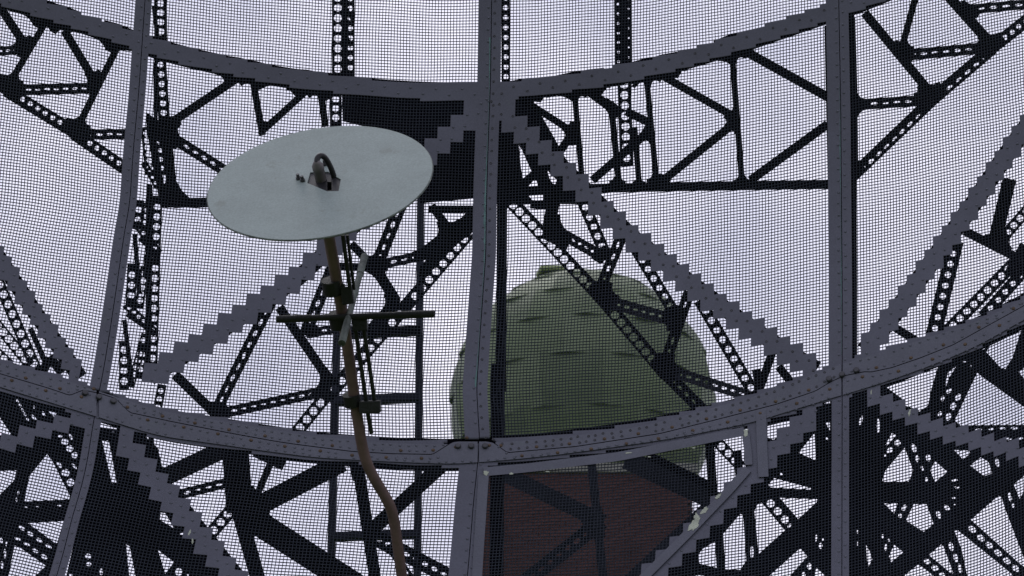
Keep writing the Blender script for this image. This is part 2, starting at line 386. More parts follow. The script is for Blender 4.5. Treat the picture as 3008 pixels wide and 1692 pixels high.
# straps along the lower ring (upper and lower one meet at the jogged seam)
def strap(x0, x1, lo, hi, d, name='ring_strap', m='strap'):
    xs = np.arange(x0, x1+.1, 8.0); a = lo(xs); b = hi(xs); ok = b-a > 1.0; xs, a, b = xs[ok], a[ok], b[ok]; n = len(xs)
    F0 = S(xs, a, d); F1 = S(xs, b, d); B0 = S(xs, a, d+.004); B1 = S(xs, b, d+.004)
    V = np.vstack([F0, F1, B0, B1]); fs = []
    for i in range(n-1):
        fs += [(i, i+1, n+i+1, n+i), (2*n+i, 3*n+i, 3*n+i+1, 2*n+i+1), (i, 2*n+i, 2*n+i+1, i+1), (n+i, n+i+1, 3*n+i+1, 3*n+i)]
    fs += [(0, n, 3*n, 2*n), (n-1, 3*n-1, 4*n-1, 2*n-1)]
    return link(name, V, fs, M[m], dish)
bx = [fL(1160.), fM(1330.), fR(1100.)]
xs_ = [-230, bx[0], bx[1], bx[2], 3240]
for i in range(4):
    strap(xs_[i]+1.5, xs_[i+1]-1.5, lambda x: ring2(x)-half2(x)+9, lambda x: seam2(x)-1.5, -.005)
    strap(xs_[i]+1.5, xs_[i+1]-1.5, lambda x: seam2(x)+1.0, lambda x: ring2(x)+half2(x)-9, -.011)

# ------------------------------------------------------------------ rivets, screws, bolts
def dome_rivet(x, y, rpx, d, h=.55, seg=7):
    c = S(np.array([x]), np.array([y]), d)[0]; nin = (CB-c)/np.linalg.norm(CB-c)
    r = rpx*9.0/FPX; u, v = basis(nin); u, v = np.array(u), np.array(v); V, F = [], []
    for (rr, hh) in ((1, 0), (.8, .6), (.4, .95)):
        for k in range(seg):
            q = 2*math.pi*k/seg; V.append(c+(u*math.cos(q)+v*math.sin(q))*r*rr+nin*r*h*hh)
    V.append(c+nin*r*h)
    for j in range(2):
        for k in range(seg): F.append((j*seg+k, j*seg+(k+1) % seg, (j+1)*seg+(k+1) % seg, (j+1)*seg+k))
    for k in range(seg): F.append((2*seg+k, 2*seg+(k+1) % seg, 3*seg))
    return np.array(V), F
def washer(x, y, rpx, d, seg=9):     # raised eyelet with an open bore, as on the right hand sheets
    c = S(np.array([x]), np.array([y]), d)[0]; nin = (CB-c)/np.linalg.norm(CB-c)
    r = rpx*9.0/FPX; u, v = basis(nin); u, v = np.array(u), np.array(v); V, F = [], []
    for (rr, hh) in ((1, 0), (.85, .35), (.5, .35), (.42, -.2)):
        for k in range(seg):
            q = 2*math.pi*k/seg; V.append(c+(u*math.cos(q)+v*math.sin(q))*r*rr+nin*r*hh)
    for j in range(3):
        for k in range(seg): F.append((j*seg+k, j*seg+(k+1) % seg, (j+1)*seg+(k+1) % seg, (j+1)*seg+k))
    return np.array(V), F
rv = {k: [] for k in panels}; ey = {k: [] for k in panels}
JIT = lambda a: random.uniform(-a, a)
def side(x):  # which column of sheets
    return 'L' if x < 0 else x
y = -150.0
while y < 1860:
    for f_, ka, kb, oa, ob in ((fL, 'L', 'A', 10, 11), (fM, 'A', 'B', 9, 10), (fR, 'B', 'R', 9, 10)):
        if abs(y-seam2(float(f_(y)))) < 26: continue
        up = 'u' if y < seam2(float(f_(y))) else 'l'; d = -.0014 if up == 'u' else -.0054
        rv[up+ka].append(dome_rivet(f_(y)-oa+JIT(1), y+JIT(2), 4.2, d))
        (ey if (kb in 'B' and up == 'u') else rv)[up+kb].append((washer if (kb in 'B' and up == 'u') else dome_rivet)(f_(y+16)+ob+JIT(1), y+16+JIT(2), 4.2, d))
    y += 34
x = -200.0; n = 0
def colkey(x, y):
    return 'L' if x < fL(y) else 'A' if x < fM(y) else 'B' if x < fR(y) else 'R'
while x < 3200:
    yy = ring1(x)+(-9 if n % 2 else 9); c = colkey(x, yy)
    if min(abs(x-fL(yy)), abs(x-fM(yy)), abs(x-fR(yy))) > 22:
        (ey if c == 'B' else rv)['u'+c].append((washer if c == 'B' else dome_rivet)(x+JIT(2), yy+JIT(2), 4.3, -.0014))
    x += 38; n += 1
for key, (pts, hf, blk) in DI.items():
    p = np.array(pts, float); L = 0; n = 0
    seg = np.linalg.norm(np.diff(p, axis=0), axis=1); cum = np.concatenate([[0], np.cumsum(seg)])
    while L < cum[-1]:
        px = np.interp(L, cum, p[:, 0]); py = np.interp(L, cum, p[:, 1]); i = min(np.searchsorted(cum, L, 'right')-1, len(seg)-1)
        tv = (p[i+1]-p[i])/seg[i]; o = (-9 if n % 2 else 9); qx, qy = px-tv[1]*o, py+tv[0]*o
        c = colkey(qx, qy); up = 'u' if key[0] == 'm' else 'l'
        if -220 < qx < 3200 and -180 < qy < 1850:
            (ey if (c == 'B' and up == 'u') else rv)[up+c].append((washer if (c == 'B' and up == 'u') else dome_rivet)(qx+JIT(2), qy+JIT(2), 4.2, -.0014 if up == 'u' else -.0054))
        L += 27; n += 1
x = -200.0; n = 0; screws = []
while x < 3200:
    h = half2(x)
    for (yy, d, up) in ((seam2(x)-10, -.0052, 'u'), (ring2(x)-h+15+JIT(2), -.0052, 'u'), (seam2(x)+12, -.0112, 'l'), (ring2(x)+h-14+JIT(2), -.0112, 'l')):
        lim = (yy < seam2(x)-5) if up == 'u' else (yy > seam2(x)+6)
        xx = x+JIT(4)+(12 if up == 'l' else 0)
        if not lim or min(abs(xx-fL(yy)), abs(xx-fM(yy)), abs(xx-fR(yy))) < 14: continue
        c = colkey(xx, yy)
        if n % 4 == 1 and up == 'l' and abs(yy-seam2(x)-12) < 1: screws.append((xx, yy, d))
        elif n % 4 == 3 and up == 'u' and abs(yy-seam2(x)+10) < 1: screws.append((xx, yy, d))
        elif random.random() < .88:
            (ey if (c == 'B' and up == 'u') else rv)[up+c].append((washer if (c == 'B' and up == 'u') else dome_rivet)(xx, yy, 4.2, d))
    x += 25; n += 1
for k, lst in rv.items():
    if lst: v, f = merge(lst); link('rivets', v, f, M['strap'], panels[k], True, kind='stuff')
for k, lst in ey.items():
    if lst: v, f = merge(lst); link('eyelets', v, f, M['bolt'], panels[k], True, kind='stuff')
for (x, y, d) in screws:
    v, f = dome_rivet(x, y, 5.4, d, .6, 9); link('screw', v, f, M['rust'], dish, True)
def hexbolt(x, y, rpx, d):
    c = S(np.array([x]), np.array([y]), d)[0]; nin = (CB-c)/np.linalg.norm(CB-c); r = rpx*9/FPX
    u, v = basis(nin); V, F = [], []; u, v = np.array(u), np.array(v); seg = 12
    for (rr, hh) in ((1.0, 0), (1.0, .75), (.8, .95), (.3, 1.0)):
        for k in range(seg):
            q = 2*math.pi*k/seg; V.append(c+(u*math.cos(q)+v*math.sin(q))*r*rr+nin*r*hh)
    for j in range(3):
        for k in range(seg): F.append((j*seg+k, j*seg+(k+1) % seg, (j+1)*seg+(k+1) % seg, (j+1)*seg+k))
    F.append(tuple(range(3*seg, 4*seg)))
    return V, F
for (x, y) in ((249, 1156), (290, 1168), (332, 1180), (1345, 1312), (1384, 1312), (1425, 1312), (2436, 1115), (2474, 1102), (2516, 1089)):
    v, f = hexbolt(x, y, 8.5, -.011); link('bolt', v, f, M['bolt'], dish)

# ------------------------------------------------------------------ hatch in the lower right middle sheet
def band(pts, wl, wr, d, t, name, m, parent=dish):
    """smooth strip along a photo polyline, wl to the left and wr to the right of it"""
    p = np.array(pts, float); out = []
    seg = np.linalg.norm(np.diff(p, axis=0), axis=1); cum = np.concatenate([[0], np.cumsum(seg)])
    n = max(int(cum[-1]/25), len(p)); L = np.linspace(0, cum[-1], n)
    px = np.interp(L, cum, p[:, 0]); py = np.interp(L, cum, p[:, 1])
    tx = np.gradient(px); ty = np.gradient(py); q = np.hypot(tx, ty); tx, ty = tx/q, ty/q
    if np.ndim(d) == 1: d = np.interp(L/cum[-1], [0, 1], d)
    else: d = np.full(n, float(d))
    ax, ay = px+ty*wl, py-tx*wl; bx_, by = px-ty*wr, py+tx*wr
    F0, F1 = S(ax, ay, d), S(bx_, by, d); B0, B1 = F0+rays(ax, ay)*t, F1+rays(bx_, by)*t
    V = np.vstack([F0, F1, B0, B1]); fs = []
    for i in range(n-1):
        fs += [(i, i+1, n+i+1, n+i), (2*n+i, 3*n+i, 3*n+i+1, 2*n+i+1), (i, 2*n+i, 2*n+i+1, i+1), (n+i, n+i+1, 3*n+i+1, 3*n+i)]
    fs += [(0, n, 3*n, 2*n), (n-1, 3*n-1, 4*n-1, 2*n-1)]
    if name is None: return V, fs
    return link(name, V, fs, M[m], parent)
hatch = [T('22', *q) for q in ((50, 712), (350, 685), (650, 648), (1000, 605), (1400, 525), (1900, 425))]
band(hatch, 14, 12, -.012, .006, 'hatch_frame_rail', 'strap')
band([T('22', *q) for q in ((50, 735), (15, 1250), (0, 1500), (-40, 2000))], 15, 15, -.013, .006, 'hatch_frame_rail', 'strap')
band([T('22', *q) for q in ((1908, 445), (1925, 560), (1930, 660))], 11, 11, -.013, .006, 'hatch_frame_rail', 'strap')
band([T('22', *q) for q in ((1925, 690), (1800, 835), (1500, 1150), (1200, 1450), (900, 1760))], 11, 14, -.014, .008, 'hatch_frame_rail', 'strap')
band([T('32', *q) for q in ((66, 270), (72, 500), (84, 745))], 15, 15, -.013, .005, 'hinge_plate', 'strap')
def blob(cx, cy, a, b, ang, n=22):
    c, s = math.cos(R_(ang)), math.sin(R_(ang)); pts = []
    for i in range(n):
        q = 2*math.pi*i/n; rr = random.uniform(.55, 1.1); X, Y = a*rr*math.cos(q), b*rr*math.sin(q); pts.append((cx+X*c-Y*s, cy+X*s+Y*c))
    return pts
for (t, X, Y, a, b, ang, d) in (('22', 1545, 1085, 26, 12, -48, -.0155), ('22', 1615, 985, 17, 7, -45, -.0155), ('22', 1560, 1030, 9, 14, 0, -.0155), ('22', 1712, 885, 13, 6, -45, -.0155), ('22', 65, 718, 9, 8, 0, -.0145), ('22', 245, 722, 7, 4, 0, -.0145), ('22', 1910, 430, 8, 12, 10, -.0145),
                             ('22', 505, 708, 7, 2, 0, -.0142), ('22', 1075, 575, 12, 2, -6, -.0138), ('22', 1225, 603, 6, 2, 0, -.0142), ('22', 1540, 540, 6, 2, 0, -.0138), ('02', 1345, 1140, 4, 10, 20, -.006), ('02', 1365, 1200, 3, 10, 0, -.006), ('32', 1120, 290, 4, 12, 10, -.006), ('32', 848, 145, 2, 8, 0, -.006)):
    x, y = T(t, X, Y); v, f = prism(blob(x, y, a, b, ang), [], d, .0012); link('bare_patch', v, f, M['chip'], dish)
# verdigris streak beside the middle seam
pl, pr = [], []
yy = 110.0
while yy < 1140:
    base = fM(yy)-2; wd = max(.8, 5.5*(.5+.5*math.sin(yy*.011+1))*random.uniform(.5, 1.25)); pl.append((base-wd, yy)); pr.append((base, yy)); yy += 13
v, f = prism(pl+pr[::-1], [], -.0022, .0008); link('verdigris_streak', v, f, M['teal'], dish)
pl, pr = [], []; yy = 250.0
while yy < 1050:
    base = fR(yy)-2; wd = max(.6, 2.5*(.5+.5*math.sin(yy*.017))*random.uniform(.4, 1.3)); pl.append((base-wd, yy)); pr.append((base, yy)); yy += 12
v, f = prism(pl+pr[::-1], [], -.0022, .0008); link('verdigris_streak', v, f, M['teal'], dish)

# ------------------------------------------------------------------ flanges directly behind the solid bands
def flange(pts, wl, wr, d=.03, t=.05): return band(pts, wl, wr, d, t, 'flange', 'beam')
xs = np.arange(-200, 3200, 60.)
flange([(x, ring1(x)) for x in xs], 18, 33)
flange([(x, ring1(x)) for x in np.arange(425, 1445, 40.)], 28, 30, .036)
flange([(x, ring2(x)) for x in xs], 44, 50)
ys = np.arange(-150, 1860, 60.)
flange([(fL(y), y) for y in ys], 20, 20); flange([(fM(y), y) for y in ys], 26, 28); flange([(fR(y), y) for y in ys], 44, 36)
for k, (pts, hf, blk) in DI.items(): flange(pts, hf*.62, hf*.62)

# ------------------------------------------------------------------ truss members behind
BARS = []; 
def quadbar(p, q, wd):
    p, q = np.array(p, float), np.array(q, float); t = (q-p)/np.linalg.norm(q-p); n = np.array([-t[1], t[0]])*wd/2
    return [tuple(p+n), tuple(q+n), tuple(q-n), tuple(p-n)]
def beam(t, x1, y1, x2, y2, wd, d1=.1, d2=.5, kind='', hp=70, hr=.33, m='beam', thick=.03, t2=None, off=0):
    p, q = T(t, x1, y1), T(t2 or t, x2, y2); wd = wd/TS; hp = hp/TS
    P, Q = np.array(p), np.array(q); L = np.linalg.norm(Q-P); ax = (Q-P)/L; nn = np.array([-ax[1], ax[0]])
    ang = math.degrees(math.atan2(ax[1], ax[0]))
    BARS.append((P, Q, wd, d1, d2))
    df = lambda x, y: d1+(d2-d1)*min(1, max(0, float(np.dot(np.array((x, y))-P, ax))/L))
    holes = []
    if kind:
        n = max(1, int((L-hp*.5)/hp)); s0 = (L-(n-1)*hp)/2
        for i in range(n):
            c = P+ax*(s0+i*hp)+nn*off/TS
            if kind == 'o': holes.append(ell(c[0], c[1], wd*hr, wd*hr, ang, 14))
            if kind == 's': holes.append(ell(c[0], c[1], hp*.30, wd*.13*random.uniform(.6, 1.2), ang, 10))
    v, f = prism(quadbar(p, q, wd), holes, df, thick)
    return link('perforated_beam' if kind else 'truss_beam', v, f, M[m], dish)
def gusset(t, X, Y, r=70, d=.4, m='beam', ring=None):
    c = np.array(T(t, X, Y)); r = r/TS; dirs = []
    if ring is not None:
        c[1] = ring(c[0])+4; a_ = math.atan2(ring(c[0]+20)-ring(c[0]-20), 40); dirs += [(a_, 62), (math.atan2(-math.sin(a_), -math.cos(a_)), 62)]; r = r+33
    for (P, Q, wd, d1, d2) in BARS:
        L = np.linalg.norm(Q-P); ax = (Q-P)/L; s = float(np.dot(c-P, ax)); off = abs(float(np.dot(c-P, np.array([-ax[1], ax[0]]))))
        if off > (34 if ring else 16) or s < (-45 if ring else -18) or s > L+(45 if ring else 18): continue
        if s > (60 if ring else 18): dirs.append((math.atan2(-ax[1], -ax[0]), wd))
        if s < L-(60 if ring else 18): dirs.append((math.atan2(ax[1], ax[0]), wd))
    if len(dirs) < 2: return
    dirs.sort(); poly = []
    for i, (a, wa) in enumerate(dirs):
        b, wb = dirs[(i+1) % len(dirs)]; gap = (b-a) % (2*math.pi)
        da, db = np.array([math.cos(a), math.sin(a)]), np.array([math.cos(b), math.sin(b)])
        na, nb = np.array([-da[1], da[0]]), np.array([db[1], -db[0]])
        if gap < 2.7:
            A, B = c+da*r+na*wa/2, c+db*r+nb*wb/2
            bis = da+db; bis = bis/(np.linalg.norm(bis)+1e-6); C = c+bis*(max(wa, wb)/2/max(.35, math.sin(gap/2)))
            for s in (0, .2, .4, .6, .8, 1): poly.append(A*(1-s)**2+C*2*s*(1-s)+B*s*s)
        else:
            poly.append(c+da*r*.9+na*wa/2); poly.append(c+na*wa/2*1.1+da*2); poly.append(c+nb*wb/2*1.1+db*2); poly.append(c+db*r*.9+nb*wb/2)
    n = len(poly); a = np.array(poly+[c]); F = S(a[:, 0], a[:, 1], d-.006); B = F+rays(a[:, 0], a[:, 1])*.042
    V = np.vstack([F, B]); fs = []
    for i in range(n): j = (i+1) % n; fs += [(i, j, n), (n+1+j, n+1+i, 2*n+1), (i, n+1+i, n+1+j, j)]
    link('gusset_plate', V, fs, M[m], dish)

# -- upper left, left of the left seam
beam('00', -250, -330, 185, 330, 62, .08, .32); beam('00', 322, 160, 60, 605, 48, .08, .58); beam('00', -60, 368, 170, 350, 66, .45, .32, 's', 55)
beam('00', 455, 215, 672, 575, 60, .08, .34); beam('00', 835, 330, 545, 915, 50, .08, .58)
beam('00', 655, 625, 80, 640, 78, .34, .58, 's', 66); beam('00', 545, 955, 1010, 950, 74, .58, .4, 's', 72)
beam('00', 40, 640, 540, 945, 92, .60, .60, 'o', 62, .19, off=-8); beam('00', 520, 945, 900, 1205, 92, .60, .60, 'o', 62, .19, off=-8)
beam('00', -500, 300, 60, 640, 90, .60, .60)
for q in ((185, 335, 90, .33), (672, 585, 95, .34), (60, 615, 110, .58), (540, 925, 105, .58), (322, 175, 60, .1), (835, 345, 60, .1)): gusset('00', *q)
# -- left radial girder
beam('00', 1138, -120, 1140, 300, 92, .15, .15, 'o', 67, .28); beam('00', 1135, 400, 1165, 860, 84, .15, .3, 'o', 68, .26); beam('00', 1090, 40, 1120, 300, 30, .3, .3)
beam('00', 1100, 440, 1105, 860, 28, .4, .4)
def webp(t, pts, d=.45, th=.05, name='web_plate', m='beam'):
    v, f = prism([T(t, *q) for q in pts], [], d, th); link(name, v, f, M[m], dish)
webp('00', [(1035, 795), (1120, 850), (1200, 825), (1262, 818), (1290, 880), (1262, 915), (1275, 980), (1310, 1020), (1240, 1060), (1160, 1030), (1110, 1000), (1040, 960)])
webp('00', [(1160, 1020), (1228, 1045), (1250, 1280), (1290, 1350), (1345, 1402), (1490, 1404), (1490, 1462), (1345, 1470), (1240, 1478), (1190, 1455), (1150, 1430), (1140, 1350), (1185, 1270)], .5)
beam('00', 1035, 900, 1068, 1240, 76, .35, .4, 'o', 50, .30); beam('00', 1070, 930, 1165, 1470, 56, .5, .5); beam('00', 1125, 960, 1150, 1240, 62, .4, .4, 'o', 62, .26)
beam('00', 1020, 1150, 1120, 1330, 50, .45, .45, 'o', 44, .22)
# -- upper left middle ring truss
beam('00', 1170, 900, 1720, 530, 62, .45, .08); beam('00', 1195, 960, 1640, 1240, 80, .5, .6, 's', 74); beam('00', 1190, 1000, 1215, 1449, 60, .5, .55)
beam('10', 102, 560, 172, 960, 50, .08, .5); beam('10', 500, 630, 165, 935, 50, .08, .5); beam('10', 583, 640, 618, 900, 50, .08, .5)
beam('10', 690, 640, 692, 900, 84, .3, .3, 'o', 66, .30)
beam('01', 1170, 110, 1620, 108, 70, .55, .55); beam('01', 1215, -80, 1190, 130, 74, .55, .55)
gusset('00', 1180, 950, 120, .47); gusset('01', 1190, 100, 125, .54); gusset('10', 170, 925, 70, .48); gusset('00', 1700, 545, 60, .1)
# -- left radial girder, lower part
beam('01', 1118, 60, 1102, 500, 72, .25, .25, 'o', 70, .34); beam('01', 1102, 500, 1080, 1290, 74, .25, .25, 'o', 71, .34)
beam('01', 1060, -20, 1050, 620, 44, .35, .35); beam('01', 1058, 600, 1048, 1250, 44, .35, .35); beam('01', 1030, 560, 985, 860, 66, .4, .4, 'o', 48, .32)
beam('01', 1045, 110, 1030, 300, 62, .4, .4, 'o', 45, .3)
beam('01', 960, 250, 1130, 470, 60, .45, .3, 'o', 44, .22); beam('01', 990, 360, 1120, 480, 36, .4, .3); beam('01', 890, 830, 1110, 1040, 62, .45, .3, 'o', 46, .22); beam('01', 900, 900, 1090, 1030, 36, .4, .3)
beam('01', 990, 90, 972, 300, 66, .3, .3, 'o', 72, .33); beam('01', 955, 330, 990, 760, 34, .5, .5); beam('01', 940, 540, 925, 850, 72, .3, .3, 'o', 72, .34); beam('01', 882, 940, 938, 1400, 34, .5, .5)
beam('01', 880, 1090, 880, 1440, 72, .3, .3, 'o', 74, .36); beam('01', 1045, 480, 1030, 640, 40, .45, .45); beam('01', 1030, 1040, 925, 1420, 56, .5, .5, 'o', 50, .34); beam('01', 1015, 1120, 985, 1360, 60, .4, .4, 'o', 54, .36)
# -- vertical perforated girders at the top
beam('10', 706, -160, 706, 560, 84, .25, .25, 'o', 72, .33); beam('10', 794, -160, 796, 560, 62, .5, .5, 'o', 70, .30); beam('10', 752, -100, 760, 560, 34, .7, .7); beam('10', 745, 200, 800, 330, 26, .4, .5); beam('10', 745, 20, 815, 150, 26, .4, .5)
beam('20', 205, -160, 208, 620, 62, .2, .2, 'o', 70, .30); beam('20', 1006, -160, 1012, 560, 64, .25, .25, 'o', 68, .15, off=4); beam('20', 1068, -160, 1072, 560, 66, .5, .5, 'o', 69, .10, off=-8)
beam('20', 190, 860, 190, 1449, 74, .25, .25, 'o', 75, .30)
# -- dark box girder behind the node on the middle seam
def P(t, pts): return [T(t, *q) for q in pts]
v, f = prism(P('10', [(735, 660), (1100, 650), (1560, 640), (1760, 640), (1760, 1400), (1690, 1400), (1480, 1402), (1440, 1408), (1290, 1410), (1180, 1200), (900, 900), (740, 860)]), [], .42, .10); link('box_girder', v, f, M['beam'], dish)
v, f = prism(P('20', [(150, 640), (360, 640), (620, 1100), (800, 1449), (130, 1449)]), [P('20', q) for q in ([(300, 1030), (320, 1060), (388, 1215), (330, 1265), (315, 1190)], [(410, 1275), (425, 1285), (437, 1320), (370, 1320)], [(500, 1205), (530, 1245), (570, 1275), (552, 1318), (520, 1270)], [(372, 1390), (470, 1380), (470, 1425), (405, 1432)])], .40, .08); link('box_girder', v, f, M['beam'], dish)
# -- upper right middle ring truss
beam('20', 300, 690, 690, 940, 50, .08, .34); beam('20', 692, 620, 750, 1300, 42, .08, .6); beam('20', 690, 930, 560, 1120, 60, .34, .5)
beam('20', 760, 620, 1000, 800, 66, .08, .34); beam('20', 952, 720, 1012, 1320, 46, .3, .6); beam('20', 1205, 540, 1278, 1310, 42, .08, .6)
beam('20', 1045, 540, 1066, 1180, 96, .3, .35, 'o', 74, .30); beam('20', 1060, 790, 1225, 870, 60, .34, .34); beam('20', 1120, 900, 1155, 1330, 42, .34, .6)
beam('20', 1230, 925, 820, 1280, 60, .34, .62); beam('20', 1200, 500, 1110, 620, 30, .1, .2)
beam('20', 1260, 505, 1850, 840, 56, .08, .36); beam('20', 1812, 380, 1885, 1320, 44, .08, .62); beam('20', 1845, 860, 1310, 1290, 60, .36, .62)
beam('20', 760, 1338, 1400, 1325, 66, .63, .63); beam('20', 1380, 1325, 2620, 1306, 66, .63, .63)
beam('30', -60, 355, 560, 700, 66, .08, .36); beam('30', 540, 880, -10, 1280, 64, .36, .62); beam('30', 545, 180, 570, 1300, 60, .3, .6)
for q in ((690, 945, 90, .34), (960, 760, 80, .3), (1235, 920, 95, .34), (1845, 855, 95, .36), (1000, 1315, 60, .62), (1300, 1305, 75, .62), (1275, 1300, 70, .62), (1885, 1310, 70, .62), (830, 1290, 70, .62), (1150, 1320, 45, .62), (1205, 560, 50, .1), (1812, 400, 60, .1)): gusset('20', *q)
for X_ in (360, 690, 800, 1205, 1330, 1812): gusset('20', X_, 600, 50, .06, ring=ring1)
for X_ in (110, 480, 585): gusset('10', X_, 600, 50, .06, ring=ring1)
for X_ in (322, 440, 830, 1690): gusset('00', X_, 300, 50, .06, ring=ring1)
# -- right of the right seam
beam('30', 712, 120, 730, 700, 46, .1, .35); beam('30', 728, 700, 735, 1260, 46, .35, .6)
beam('30', 800, 90, 1270, 660, 66, .08, .58); beam('30', 1200, -160, 1055, 380, 48, .08, .34); beam('30', 1060, 395, 1700, 335, 80, .34, .58, 's', 80)
beam('30', 1340, -90, 1705, 320, 76, .1, .58); beam('30', 1520, 70, 2000, 25, 70, .3, .5, 's', 90); beam('30', 1260, 710, 720, 745, 78, .6, .4, 's', 80)
beam('30', 715, 1250, 1290, 700, 88, .62, .62, 's', 76, off=14); beam('30', 1270, 715, 1710, 340, 92, .62, .62, 's', 84, off=14); beam('30', 1690, 350, 2150, -10, 92, .62, .62, 'o', 62, .2)
for q in ((1062, 375, 95, .34), (1270, 690, 120, .6), (1705, 330, 110, .6), (730, 1230, 90, .6), (728, 745, 90, .38), (1530, 80, 80, .3)): gusset('30', *q)
# -- left, below the left diagonal band
beam('01', -60, 560, 265, 1310, 82, .3, .3, 'o', 76, .33); beam('01', -90, 890, 215, 1265, 78, .4, .4, 'o', 62, .36); beam('01', -110, 1090, 70, 1260, 76, .4, .4, 'o', 64, .36)
beam('01', 215, 1000, 330, 1260, 40, .2, .2); beam('01', 350, 1200, 440, 1320, 66, .15, .3); beam('01', 350, 1210, 290, 1340, 66, .15, .3); beam('01', 150, 1260, 260, 1340, 44, .4, .4)
# -- triangle truss below the left middle diagonal
beam('01', 1930, 800, 1530, 1590, 82, .1, .6, 's', 88); beam('02', 1240, 20, 1530, 300, 70, .1, .55); beam('02', 1150, 90, 1110, 300, 66, .2, .3, 'o', 60, .3)
beam('02', 1530, 305, 2340, 130, 76, .58, .58, 's', 70)
beam('11', 290, 850, 660, 1390, 68, .1, .58); beam('11', 690, 520, 470, 1050, 88, .1, .55, 's', 84); beam('11', 480, 1040, 800, 985, 66, .55, .58, 's', 60); beam('11', 800, 1020, 1290, 1010, 58, .6, .6)
beam('11', 1750, 190, 1200, 830, 96, .6, .6, 'o', 76, .28, off=-4); beam('11', 1200, 830, 620, 1500, 96, .6, .6, 'o', 78, .28, off=-4); beam('12', 640, 150, 380, 470, 92, .6, .6, 'o', 76, .33)
beam('11', 1370, 130, 1520, 330, 60, .3, .55); beam('11', 1520, 330, 1720, 110, 60, .55, .3); beam('11', 1350, 155, 1730, 155, 52, .45, .45); beam('11', 1290, 90, 1730, 50, 50, .4, .4)
beam('11', 1480, 340, 1300, 480, 80, .58, .58); beam('11', 1330, 480, 950, 560, 72, .58, .34, 's', 80); beam('11', 980, 560, 1150, 130, 92, .34, .1, 's', 84); beam('11', 800, 400, 975, 580, 58, .1, .34)
beam('11', 970, 570, 1120, 810, 78, .34, .58); beam('11', 960, 570, 720, 560, 54, .34, .2); beam('11', 1110, 830, 950, 1010, 90, .58, .5); beam('11', 650, 1370, 530, 1500, 76, .58, .58)
for q in ((1500, 330, 120, .56), (970, 570, 90, .34), (1115, 825, 100, .56), (490, 1040, 85, .54), (650, 1370, 110, .58), (1325, 475, 90, .57)): gusset('11', *q)
gusset('02', 1530, 300, 95, .56)
webp('11', [(1465, 310), (1600, 200), (1700, 180), (1690, 300), (1560, 400), (1400, 560), (1340, 620), (1270, 640), (1290, 560), (1400, 440)], .57)
# -- right middle trusses over the dome
beam('21', 215, 70, 900, 800, 98, .6, .6, 'o', 66, .29, off=6); beam('21', 890, 790, 1345, 1330, 98, .6, .6, 'o', 68, .29, off=6); beam('21', 1340, 1320, 1640, 1620, 94, .6, .6, 's', 70)
beam('21', 570, -20, 510, 290, 92, .3, .58); beam('21', 640, 350, 915, 505, 0.1+82, .6, .34, 's', 52); beam('21', 1035, 330, 870, 740, 82, .1, .58, 's', 90); beam('21', 735, 60, 925, 500, 86, .1, .34, 'o', 74, .27)
beam('21', 480, 310, 660, 400, 110, .58, .58); beam('21', 380, 120, 500, 130, 62, .4, .4)
beam('21', 890, 800, 1420, 950, 90, .6, .34, 's', 62, m='beam2'); beam('21', 1510, 740, 1330, 1270, 82, .1, .58, 's', 90); beam('21', 1130, 440, 1420, 920, 84, .1, .34, 'o', 76, .27)
beam('21', 1330, 1290, 1930, 1480, 82, .6, .34, 's', 66, m='beam2'); beam('21', 1580, 800, 1990, 1500, 88, .1, .34, 'o', 79, .28); beam('21', 215, 100, 235, 130, 60, .3, .3)
for q in ((525, 310, 130, .57), (905, 510, 95, .34), (885, 780, 125, .57), (1415, 935, 100, .34), (1335, 1290, 120, .57)): gusset('21', *q)
beam('31', 150, 1160, 40, 1480, 60, .2, .4); beam('31', 190, 1270, 330, 1449, 60, .2, .4); beam('31', 30, 1290, 60, 1449, 60, .3, .3)
# -- radial girder right of the middle seam, full height
beam('21', 182, -60, 172, 1449, 74, .34, .34, m='beam'); beam('22', 152, -60, 140, 1700, 100, .36, .36, m='beam')
for k_ in range(12): beam('21', 150+(k_ % 2)*50, 20+k_*118, 150+((k_+1) % 2)*50, 20+(k_+1)*118, 9, .31, .31, m='beam3', thick=.01)
for k_ in range(7): beam('22', 115+(k_ % 2)*60, 10+k_*95, 115+((k_+1) % 2)*60, 10+(k_+1)*95, 9, .33, .33, m='beam3', thick=.01)
beam('21', 205, -40, 196, 1449, 12, .30, .30, m='beam3', thick=.012); beam('22', 190, -40, 183, 1700, 13, .32, .32, m='beam3', thick=.012)  # pale lacing and edge strips stand in for reflections on the dark girder
beam('31', 715, -60, 722, 700, 36, .3, .3); beam('31', 712, 640, 706, 1260, 58, .3, .3, 'o', 66, .16)
# -- far right, below the right diagonal
beam('31', 1830, -60, 1720, 400, 98, .2, .5); beam('31', 1510, 310, 2000, 560, 64, .2, .5); beam('31', 2000, 110, 1720, 430, 80, .5, .5, 'o', 66, .3); beam('31', 1450, 380, 1280, 1090, 112, .15, .3, 'o', 78, .20)
beam('31', 1000, 985, 1200, 1110, 60, .15, .3); beam('31', 1880, 520, 1370, 1040, 92, .4, .4, 'o', 70, .28); beam('31', 1960, 560, 1640, 920, 86, .5, .5, 'o', 78, .24); beam('31', 1960, 420, 1840, 640, 120, .5, .5)
gusset('31', 1740, 410, 110, .5)
